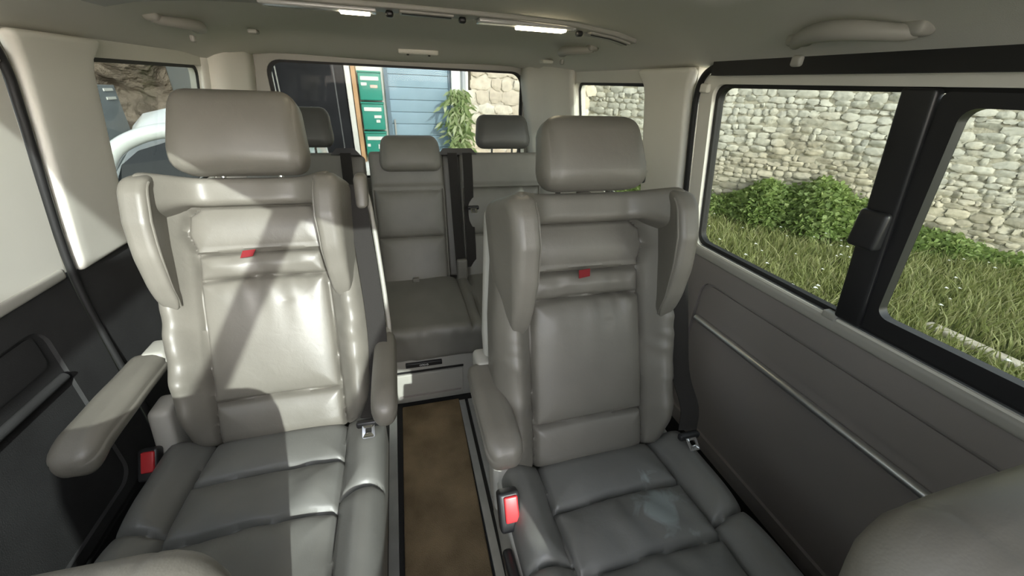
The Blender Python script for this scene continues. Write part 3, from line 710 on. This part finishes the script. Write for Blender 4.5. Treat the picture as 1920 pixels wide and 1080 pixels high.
# ================================================================== OUTSIDE
GZ = -.4
def stone_mat(name, c0, c1, c2, plaster=(.64, .65, .60), pz=.8, pamt=.5):
    mt, t, b = nt(name); b.inputs['Roughness'].default_value = .95; b.inputs['Specular IOR Level'].default_value = .1
    at = t.nodes.new('ShaderNodeAttribute'); at.attribute_name = 'tint'
    r = t.nodes.new('ShaderNodeValToRGB'); e = r.color_ramp.elements; e[0].color = (*c0, 1); e[1].color = (*c2, 1); m_ = e.new(.5); m_.color = (*c1, 1)
    t.links.new(at.outputs['Fac'], r.inputs[0])
    tc = t.nodes.new('ShaderNodeTexCoord'); n = t.nodes.new('ShaderNodeTexNoise'); n.inputs['Scale'].default_value = 1.3; n.inputs['Detail'].default_value = 8; n.inputs['Roughness'].default_value = .65
    t.links.new(tc.outputs['Object'], n.inputs['Vector'])
    sp = t.nodes.new('ShaderNodeSeparateXYZ'); t.links.new(tc.outputs['Object'], sp.inputs[0])
    ma = t.nodes.new('ShaderNodeMath'); ma.operation = 'MULTIPLY_ADD'; ma.inputs[1].default_value = .35; t.links.new(sp.outputs['Z'], ma.inputs[0]); t.links.new(n.outputs[0], ma.inputs[2])
    mr = t.nodes.new('ShaderNodeMapRange'); mr.inputs['From Min'].default_value = .62 + .0; mr.inputs['From Max'].default_value = .80; mr.inputs['To Max'].default_value = pamt
    t.links.new(ma.outputs[0], mr.inputs[0])
    mx = t.nodes.new('ShaderNodeMix'); mx.data_type = 'RGBA'; mx.inputs['B'].default_value = (*plaster, 1)
    t.links.new(mr.outputs[0], mx.inputs['Factor']); t.links.new(r.outputs[0], mx.inputs['A']); 
    n2 = t.nodes.new('ShaderNodeTexNoise'); n2.inputs['Scale'].default_value = 14; n2.inputs['Detail'].default_value = 6; t.links.new(tc.outputs['Object'], n2.inputs['Vector'])
    mm = t.nodes.new('ShaderNodeMapRange'); mm.inputs['To Min'].default_value = .65; mm.inputs['To Max'].default_value = 1.3; t.links.new(n2.outputs[0], mm.inputs[0])
    mu = t.nodes.new('ShaderNodeMix'); mu.data_type = 'RGBA'; mu.blend_type = 'MULTIPLY'; mu.inputs['Factor'].default_value = 1
    t.links.new(mx.outputs['Result'], mu.inputs['A']); t.links.new(mm.outputs[0], mu.inputs['B']); t.links.new(mu.outputs['Result'], b.inputs['Base Color'])
    bp = t.nodes.new('ShaderNodeBump'); bp.inputs['Strength'].default_value = .7; bp.inputs['Distance'].default_value = .02
    t.links.new(n2.outputs[0], bp.inputs['Height']); t.links.new(bp.outputs[0], b.inputs['Normal'])
    return mt
def stone_wall(name, P0, P1, z0, z1, hmin, hmax, mt, mort, seed, depth=.05, asp=2.2):
    g = np.random.default_rng(seed); P0 = np.array(P0, float); P1 = np.array(P1, float); d = P1 - P0; L = np.linalg.norm(d); d /= L; nrm = np.array([d[1], -d[0]])
    V = []; F = []; T = []; base = 0; z = z0
    a = np.linspace(-1, 1, 6); A, B = np.meshgrid(a, a, indexing='ij')
    while z < z1:
        h = g.uniform(hmin, hmax); s = -g.uniform(0, .2)
        while s < L:
            w = h * g.uniform(.8, asp); 
            k = 1 - (np.abs(A) ** 4 + np.abs(B) ** 4) * .5; k = np.clip(k, 0, 1) ** .4
            jx = g.normal(0, .06, A.shape) * w / 2 ; jz = g.normal(0, .08, A.shape) * h / 2
            x = s + w / 2 + A * w / 2 * .985 + jx; zz = z + h / 2 + B * h / 2 * .97 + jz + g.uniform(-.012, .012) + .02 * math.sin(s * 1.3 + z * 2)
            x = x - np.sign(A) * (np.abs(A) * np.abs(B)) ** 3 * w * .07; zz = zz - np.sign(B) * (np.abs(A) * np.abs(B)) ** 3 * h * .1
            o = depth * k * g.uniform(.6, 1.2) + g.normal(0, .004, A.shape) + (A * g.normal(0, .008) + B * g.normal(0, .01))
            V.append(np.stack([P0[0] + d[0] * x + nrm[0] * o, P0[1] + d[1] * x + nrm[1] * o, zz], -1).reshape(-1, 3)); T.append(np.full(36, g.uniform(0, 1)))
            idx = np.arange(36).reshape(6, 6) + base; F.append(np.stack([idx[:-1, :-1], idx[1:, :-1], idx[1:, 1:], idx[:-1, 1:]], -1).reshape(-1, 4)); base += 36
            s += w
        z += h
    # mortar sheet
    q = [(*(P0 + nrm * .012), z0), (*(P1 + nrm * .012), z0), (*(P1 + nrm * .012), z1), (*(P0 + nrm * .012), z1)]
    q += [(a_ - nrm[0] * .3, b_ - nrm[1] * .3, c_) for a_, b_, c_ in q]
    V = np.concatenate(V); F = np.concatenate(F).tolist(); T = np.concatenate(T)
    me = bpy.data.meshes.new(name); nb = len(V)
    V = np.concatenate([V, np.array(q)]); T = np.concatenate([T, np.full(8, .5)])
    F += [[nb + i for i in f] for f in ((0, 1, 2, 3), (7, 6, 5, 4), (0, 4, 5, 1), (1, 5, 6, 2), (2, 6, 7, 3), (3, 7, 4, 0))]
    me.from_pydata(V.tolist(), [], F); at = me.attributes.new('tint', 'FLOAT', 'POINT'); at.data.foreach_set('value', T.astype(np.float32))
    o = link(name, me, mt); me.materials.append(mort)
    for p in list(me.polygons)[-6:]: p.material_index = 1; p.use_smooth = False
    return o
stoneA = stone_mat('rubble_stone', (.40, .36, .28), (.55, .50, .40), (.62, .56, .44), pamt=.55)
stoneB = stone_mat('warm_stone', (.62, .52, .40), (.74, .64, .50), (.80, .74, .62), pamt=.2)
mort = mat('mortar', (.42, .39, .31), 1, spec=.05, var=.3, vscale=6, bump=.6, bscale=30, bdist=.02)
mort2 = mat('pale_mortar', (.66, .60, .50), 1, spec=.05, var=.2, vscale=6)
o = stone_wall('stone_wall', (2.1, 7.7), (8.9, -.02), GZ - .1, 2.7, .055, .125, stoneA, mort, 3, .035, 2.6)
tag(o, 'long rubble stone garden wall with plaster remains, behind the grass on the right', 'wall')
gr = mat('ground_soil', (.10, .12, .045), 1, spec=.05, var=.5, vscale=1.5, bump=.8, bscale=12, bdist=.05)
o = MB().add(*sbox((-14, -8, GZ - .3), (14, 16, GZ))).build('ground', gr, smooth=False); struct(o)
# path edging
o = MB().add(*rbox(.11, 2.6, .05, .02, (9, 20, 9), lambda V: np.stack([V[:, 0] + 3.98, V[:, 1] + .35, V[:, 2] + GZ + .02], 1))).build('stone_kerb', mort2)
tag(o, 'pale stone kerb in the grass, seen through the lower right window corner', 'kerb')
# grass
def blades(n, fx, h0, h1, wd, seed, zfn=lambda x, y: GZ):
    g = np.random.default_rng(seed); xy = fx(g, n); n = len(xy); th = g.uniform(0, 6.28, n); h = g.uniform(h0, h1, n); w = wd * g.uniform(.6, 1.3, n); ln = g.normal(0, .45, (n, 2)) * h[:, None]
    z = np.array([zfn(a, b) for a, b in xy]); c = np.stack([xy[:, 0], xy[:, 1], z], 1); dd = np.stack([np.cos(th), np.sin(th), 0 * th], 1) * w[:, None]
    top = c + np.stack([ln[:, 0], ln[:, 1], h], 1); mid = c + np.stack([ln[:, 0] * .35, ln[:, 1] * .35, h * .6], 1)
    V = np.stack([c - dd, c + dd, mid + dd * .8, mid - dd * .8, top], 1).reshape(-1, 3); i = np.arange(n)[:, None] * 5
    F = [tuple(r) for r in (i + np.array([[0, 1, 2, 3]])).tolist()] + [tuple(r) for r in (i + np.array([[3, 2, 4]])).tolist()]
    return V, F, np.repeat(g.uniform(0, 1, n), 5)
def leafy_mat(name, a, b_, c):
    mt, t, b = nt(name); at = t.nodes.new('ShaderNodeAttribute'); at.attribute_name = 'tint'; r = t.nodes.new('ShaderNodeValToRGB')
    e = r.color_ramp.elements; e[0].color = (*a, 1); e[1].color = (*c, 1); k = e.new(.5); k.color = (*b_, 1)
    t.links.new(at.outputs['Fac'], r.inputs[0]); t.links.new(r.outputs[0], b.inputs['Base Color']); b.inputs['Roughness'].default_value = .6
    b.inputs['Transmission Weight'].default_value = 0; b.inputs['Subsurface Weight'].default_value = 0
    tl = t.nodes.new('ShaderNodeBsdfTranslucent'); t.links.new(r.outputs[0], tl.inputs[0]); mx = t.nodes.new('ShaderNodeMixShader'); mx.inputs[0].default_value = .35
    t.links.new(b.outputs[0], mx.inputs[1]); t.links.new(tl.outputs[0], mx.inputs[2]); t.links.new(mx.outputs[0], t.nodes['Material Output'].inputs[0]); return mt
def tinted(name, V, F, T, mt, smooth=False):
    me = bpy.data.meshes.new(name); me.from_pydata(np.asarray(V).tolist(), [], F); at = me.attributes.new('tint', 'FLOAT', 'POINT'); at.data.foreach_set('value', np.asarray(T, np.float32)); return link(name, me, mt, smooth=smooth)
wd_ = np.array([6.8, -7.72]); wd_ /= np.linalg.norm(wd_); wn_ = np.array([wd_[1], -wd_[0]])      # wall direction, normal toward the van
def grass_xy(g, n):
    s = g.uniform(0, 10.5, n); q = g.uniform(0, 1, n) ** .8 * 4.2
    p = np.array([2.1, 7.7]) + s[:, None] * wd_ + q[:, None] * wn_
    return p[(p[:, 0] > 1.5) & ((np.abs(p[:, 0] - 3.98) > .08) | (p[:, 1] > 1.68))]
gm = leafy_mat('grass_blades', (.20, .23, .08), (.33, .37, .13), (.52, .50, .27))
V, F, T = blades(70000, grass_xy, .05, .17, .006, 5)
o = tinted('grass', V, F, T, gm); tag(o, 'rough green grass covering the ground between van and stone wall', 'grass', kind='stuff')
# ivy / nettle mound along the wall foot
def leaves(pts, nrm_, size, seed, droop=.4):
    g = np.random.default_rng(seed); n = len(pts); a = g.uniform(0, 6.28, n); el = g.normal(.3, .5, n); d = np.stack([np.cos(a) * np.cos(el), np.sin(a) * np.cos(el), np.sin(el)], 1)
    u = np.cross(d, g.normal(size=(n, 3))); u /= np.linalg.norm(u, axis=1, keepdims=True); s = size * g.uniform(.6, 1.4, n)[:, None]
    V = np.stack([pts, pts + d * s * .5 + u * s * .32, pts + d * s - np.array([0, 0, droop]) * s * .5, pts + d * s * .5 - u * s * .32], 1).reshape(-1, 3); i = np.arange(n)[:, None] * 4
    return V, [tuple(r) for r in (i + np.array([[0, 1, 2, 3]])).tolist()], np.repeat(g.uniform(0, 1, n), 4)
g = np.random.default_rng(9); n = 26000; s = g.uniform(2.2, 7.2, n); hh = np.interp(s, [2.2, 3.0, 3.77, 4.3, 4.9, 5.4, 5.9, 6.6, 7.2], [.05, .35, .20, .46, .60, .54, .30, .14, .03]) * (1 + .12 * np.sin(s * 9)); q = g.uniform(0, 1, n)
zz = GZ + np.clip(hh, .03, 2) * np.sqrt(1 - q ** 2) * g.uniform(.75, 1.05, n) + g.normal(0, .015, n)
p = np.array([2.1, 7.7]) + s[:, None] * wd_ + (q * (.3 + .8 * hh))[:, None] * wn_ + wn_ * .08
V, F, T = leaves(np.stack([p[:, 0], p[:, 1], zz], 1), None, .07, 4)
o = tinted('nettle_bush', V, F, T, leafy_mat('nettle_leaves', (.16, .23, .06), (.26, .36, .11), (.42, .50, .20))); tag(o, 'low leafy green bush growing along the foot of the stone wall', 'bush')
# daisies
g = np.random.default_rng(19); dz_ = MB()
fl = []
pp = grass_xy(g, 1400)
for a, b in pp[:260]:
    c = np.array([a, b, GZ + g.uniform(.12, .18)]); r = g.uniform(.012, .020)
    dz_.add([c + r * np.array([math.cos(k), math.sin(k), .3 * math.sin(k * 2)]) for k in np.linspace(0, 6.28, 7)[:-1]], [tuple(range(6))])
o = dz_.build('daisy_flowers', mat('daisy_white', (.8, .8, .75), .8), smooth=False); tag(o, 'tiny white daisies scattered over the grass', 'flowers', kind='stuff')

# ------- facade behind the van (y = 6)
FY = 6.0
plw = mat('white_render', (.78, .76, .70), .9, spec=.1, var=.08, vscale=3, bump=.3, bscale=20, bdist=.01)
def slab(name, x0, x1, z0, z1, y0, th, m_, parent=None):
    return MB().add(*sbox((x0, y0, z0), (x1, y0 + th, z1))).build(name, m_, parent, smooth=False)
o = slab('facade_wall', -2.45, 1.02, GZ, 3.4, FY + .10, .3, plw); tag(o, 'white rendered house wall behind the mailboxes', 'wall')
o = stone_wall('stone_facade', (1.07, FY + .12), (2.9, FY + .12), GZ, 3.2, .12, .24, stoneB, mort2, 8, .045, 2.0)
tag(o, 'sunlit warm rubble stone house wall right of the white pilaster', 'wall')
# blue plank door
t = thing('plank_shutter', 'large grey-blue boarded door in the house wall behind the rear window', 'door', (.3, FY + .05, GZ))
bl = mat('blue_paint', (.30, .42, .50), .7, var=.06, vscale=5); bld = mat('blue_frame_paint', (.16, .22, .27), .7)
pb = MB()
z = GZ
while z < 2.2: pb.add(*rbox(.80, .03, .148, .006, (9, 9, 9), lambda V: V + np.array([.34, FY + .07, z + .075]))); z += .152
pb.build('plank_panel', bl, t)
fm_ = MB(); fm_.add(*ring([(a, b) for a, b in rr(-.10, .77, GZ, 2.3, .01)], rr(-.05, .74, GZ + .05, 2.22, .01), lambda a, b, d: (a, FY + .03 + d, b), .06)); fm_.build('door_frame', bld, t, smooth=False)
slab('door_handle', -.02, .0, .5, .72, FY + .015, .03, 'greyl', t)
# mailboxes
gm_ = mat('green_enamel', (.035, .30, .22), .4, var=.05)
wl_ = mat('paper_label', (.8, .8, .76), .8)
lbl = ['topmost of the three green mailboxes, above the other two', 'middle one of the three green mailboxes', 'lowest of the three green mailboxes, just above the bench headrest']
for k in range(3):
    z1 = 1.29 - k * .36
    t = thing('mailbox', lbl[k], 'mailbox', (-.28, FY, z1 - .34), 'stack of green mailboxes')
    MB().add(*rbox(.28, .14, .335, .012, (9, 9, 9), lambda V: V + np.array([-.28, FY - .0, z1 - .17]))).build('box_body', gm_, t)
    MB().add(*rbox(.29, .16, .02, .006, (9, 9, 9), lambda V: V + np.array([-.28, FY - .01, z1 - .008]))).build('lid', gm_, t)
    slab('slot_label', -.39, -.17, z1 - .105, z1 - .06, FY - .082, .008, wl_, t)
    if k == 0: slab('name_label', -.39, -.32, z1 - .165, z1 - .13, FY - .08, .008, wl_, t); slab('name_label', -.28, -.19, z1 - .19, z1 - .155, FY - .08, .008, mat('pink_label', (.8, .6, .5), .8), t)
    if k == 1: slab('name_label', -.27, -.18, z1 - .19, z1 - .155, FY - .08, .008, wl_, t); slab('name_label', -.25, -.20, z1 - .245, z1 - .21, FY - .08, .008, wl_, t)
    if k == 2: slab('name_label', -.40, -.36, z1 - .19, z1 - .155, FY - .08, .008, wl_, t); slab('name_label', -.26, -.17, z1 - .22, z1 - .16, FY - .08, .008, wl_, t)
# post left of the mailboxes
o = MB().add(*sbox((-.49, FY - .12, GZ), (-.44, FY + .09, 2.6))).build('wooden_post', mat('orange_wood', (.55, .33, .17), .7, var=.15, vscale=6), smooth=False); tag(o, 'thin orange-brown wooden post left of the mailboxes', 'post')
o = MB().add(*sbox((-.56, FY - .16, GZ), (-.50, FY + .09, 2.6))).build('white_post', plw, smooth=False); tag(o, 'white door post between the dark doorway and the wooden post', 'post')
# dark doorway
t = thing('dark_gate', 'dark charcoal gate with thin pale edge lines, left of the mailboxes', 'gate', (-1.3, FY, GZ))
dk = mat('charcoal_paint', (.016, .016, .018), .6, spec=.15, var=.5, vscale=2.5)
slab('gate_leaf', -1.62, -.58, GZ, 2.5, FY - .12, .05, dk, t); slab('gate_leaf', -2.45, -1.64, GZ, 2.5, FY - .12, .05, dk, t)
slab('edge_line', -1.345, -1.33, .3, 2.5, FY - .126, .006, 'greyl', t); slab('edge_line', -2.4, -.62, 1.36, 1.39, FY - .126, .006, mat('weathered_rail', (.16, .16, .155), .7), t)
slab('edge_line', -.70, -.685, .0, 2.5, FY - .126, .006, mat('dull_line', (.10, .10, .10), .7), t)
# white pilaster with drain pipe
o = slab('white_pilaster', .775, 1.0, GZ, 3.2, FY - .05, .145, mat('pilaster_render', (.85, .86, .84), .9)); tag(o, 'white pilaster between the blue door and the stone wall', 'pilaster')
o = MB().add(*tube([(.93, FY - .09, GZ), (.93, FY - .09, 3.2)], .028, 12)).build('drain_pipe', mat('grey_pipe', (.5, .52, .55), .5)); tag(o, 'thin grey drain pipe running down the white pilaster', 'pipe')
# plant
t = thing('hanging_plant', 'long-leaved green plant hanging before the white pilaster', 'plant', (.84, FY - .2, .4))
g = np.random.default_rng(31); n = 520; k = g.uniform(0, 1, n); cx_ = .84 + g.normal(0, .075, n) * (1.1 - .5 * np.abs(k - .45)); pts = np.stack([cx_, FY - .26 + g.normal(0, .05, n), .36 + .78 * k], 1)
a = g.uniform(0, 6.28, n); d = np.stack([np.cos(a), np.sin(a) * .6, -.75 + g.normal(0, .3, n)], 1); d /= np.linalg.norm(d, axis=1, keepdims=True); u = np.cross(d, np.array([0, 1, .2])); u /= np.linalg.norm(u, axis=1, keepdims=True); s = .15 * g.uniform(.6, 1.2, n)[:, None]
V = np.stack([pts, pts + d * s * .45 + u * s * .13, pts + d * s, pts + d * s * .45 - u * s * .13], 1).reshape(-1, 3); i = np.arange(n)[:, None] * 4
o = tinted('foliage', V - np.array(PO[t.name]), [tuple(r) for r in (i + np.array([[0, 1, 2, 3]])).tolist()], np.repeat(g.uniform(0, 1, n), 4), leafy_mat('oleander', (.16, .24, .08), (.34, .42, .18), (.62, .66, .42))); o.parent = t; o['kind'] = 'stuff'
MB().add(*tube(spline([(.84, FY - .2, GZ), (.85, FY - .24, .2), (.84, FY - .26, .6), (.83, FY - .26, 1.0)], 5), .012, 6)).build('stem', mat('stem_brown', (.2, .14, .08), .8), t)
# white bags on the ground by the posts
def bag(V, c, s, sd):
    gg = SN(sd, 3, 16, 6); return V * (1 + .12 * gg(V[:, 0], V[:, 1], V[:, 2]))[:, None] + np.array(c)
for k, (c, sz) in enumerate((((-.62, FY - .40, .18), (.20, .2, .26)), ((-.34, FY - .42, .14), (.26, .2, .2)))):
    o = MB().add(*rbox(*sz, .09, (12, 12, 12), lambda V: bag(V, c, sz, 60 + k))).build('white_sack', wl_); tag(o, ['white sack leaning by the dark gate', 'white sack lying below the mailboxes'][k], 'sack')
o = MB().add(*sbox((-.85, FY - .6, GZ), (-.18, FY - .24, .03))).build('stone_ledge', mort2, smooth=False); tag(o, 'low stone ledge under the two white sacks', 'ledge')

# ------- left side: rock face, grey post, white house, white car
rk = mat('rock_brown', (.20, .165, .135), .95, spec=.1, var=.5, vscale=3, bump=1, bscale=9, bdist=.08)
g1 = SN(91, 3, 40, 3.2); g2 = SN(92, 3, 40, 9)
def rock(V):
    s = V[:, 0]; P = np.stack([-3.85 + V[:, 0], 5.9 + V[:, 1] + V[:, 0] * .15, 1.1 + V[:, 2]], 1)
    P[:, 1] += .30 * g1(P[:, 0], P[:, 0] * 0, P[:, 2]) + .11 * np.abs(g2(P[:, 0], P[:, 1] * 0, P[:, 2])) ; return P
o = MB().add(*rbox(2.7, .4, 3.2, .1, (120, 9, 110), rock)).build('rock_face', rk); tag(o, 'rough brown rock face seen through the left rear side window', 'rock')
o = slab('concrete_post', -2.08, -1.79, GZ, 3.0, 5.0, .3, mat('dark_concrete', (.07, .075, .075), .8)); tag(o, 'dark grey square post between the rock face and the white house', 'post')
o = slab('white_house', -1.785, -1.25, .9, 3.2, 5.05, .3, plw); tag(o, 'strip of white wall between the grey post and the rear pillar', 'wall')
# white car
cr = thing('white_car', 'white car with curved roof parked outside the left rear side window', 'car', (-1.45, 4.3, GZ))
wc = mat('car_white', (.72, .75, .76), .25, coat=.6); cg = mat('car_glass', (.02, .023, .026), .12, spec=.35)
def car_sec(x0, x1, top, yo, n=7): pass
# cross-section in x/z swept in y with tumblehome
prof_c = [(0.95, -.22), (.97, .1), (.96, .40), (.93, .54), (.84, .74), (.74, .87), (.60, .945), (.35, .98), (0, .99)]
prof_c = [(-a, b) for a, b in prof_c] + [(a, b) for a, b in prof_c[::-1]][1:]
V = []; sec = [(2.95, .78, -.25), (3.0, .95, -.12), (3.3, 1.0, .0), (4.0, 1, .02), (4.7, .97, -.05)]
ccx = -1.25
for (y, sc_, dz) in sec:
    for a, z in prof_c: V.append((ccx + a * .56 * (1 if z < .6 else sc_), y + (.30 * max(0, z - .5) if y < 3.2 else 0), z + (dz if z > .6 else 0)))
n = len(prof_c); F = [(i * n + k, i * n + k + 1, (i + 1) * n + k + 1, (i + 1) * n + k) for i in range(len(sec) - 1) for k in range(n - 1)]
F += [tuple(range(n))[::-1], tuple(range((len(sec) - 1) * n, len(sec) * n))]
MB().add(V, F).build('car_body', wc, cr)
arc = [(-.46, .50), (-.44, .66), (-.38, .80), (-.28, .88), (-.12, .93), (.12, .93), (.28, .88), (.38, .80), (.44, .66), (.46, .50)]
yb_ = lambda z: 2.93 + .30 * max(0, z - .5)
ws = MB(); pl = [(a, z) for a, z in arc] 
ws.add(*prism([(a * 1.0, z - .12) for a, z in pl], lambda a, z, d: (ccx + a, yb_(z) - .005 - d, z), .012)); ws.build('windscreen', cg, cr, smooth=False)
ar = MB(); ar.add(*tube(spline([(ccx + a * 1.10, yb_(z - .05) - .01, z - .09 + (.03 if abs(a) < .45 else 0)) for a, z in pl], 6), .045, 12)); ar.build('roof_edge', wc, cr)
MB().add(*tube(spline([(ccx - .48, yb_(.45) - .03, .47), (ccx - .1, yb_(.55) - .04, .55), (ccx + .2, yb_(.6) - .04, .72)], 5), .008, 6)).build('wiper', 'blackp', cr)
MB().add(*sbox((ccx - .60, 2.9, -.1), (ccx + .6, 3.0, .42))).build('bonnet', wc, cr, smooth=False)
for s in (-1, 1):
    MB().add(*tube([(ccx + s * .50 - .06, 3.3, GZ + .3), (ccx + s * .50 + .06, 3.3, GZ + .3)], .3, 24)).build('wheel', 'black', cr)
    MB().add(*tube([(ccx + s * .50 - .06, 4.35, GZ + .3), (ccx + s * .50 + .06, 4.35, GZ + .3)], .3, 24)).build('wheel', 'black', cr)
# grey van front behind with two light bars
t = thing('grey_box', 'grey metal box with two pale stripes left behind the white car', 'box', (-2.9, 5.0, GZ))
MB().add(*sbox((-3.5, 4.75, GZ), (-2.68, 5.25, 1.05))).build('box_body', mat('grey_steel', (.25, .28, .30), .5), t, smooth=False)
for z in (.925, 1.0): MB().add(*sbox((-2.68, 5.06, z), (-2.672, 5.20, z + .024))).build('stripe', wl_, t, smooth=False)
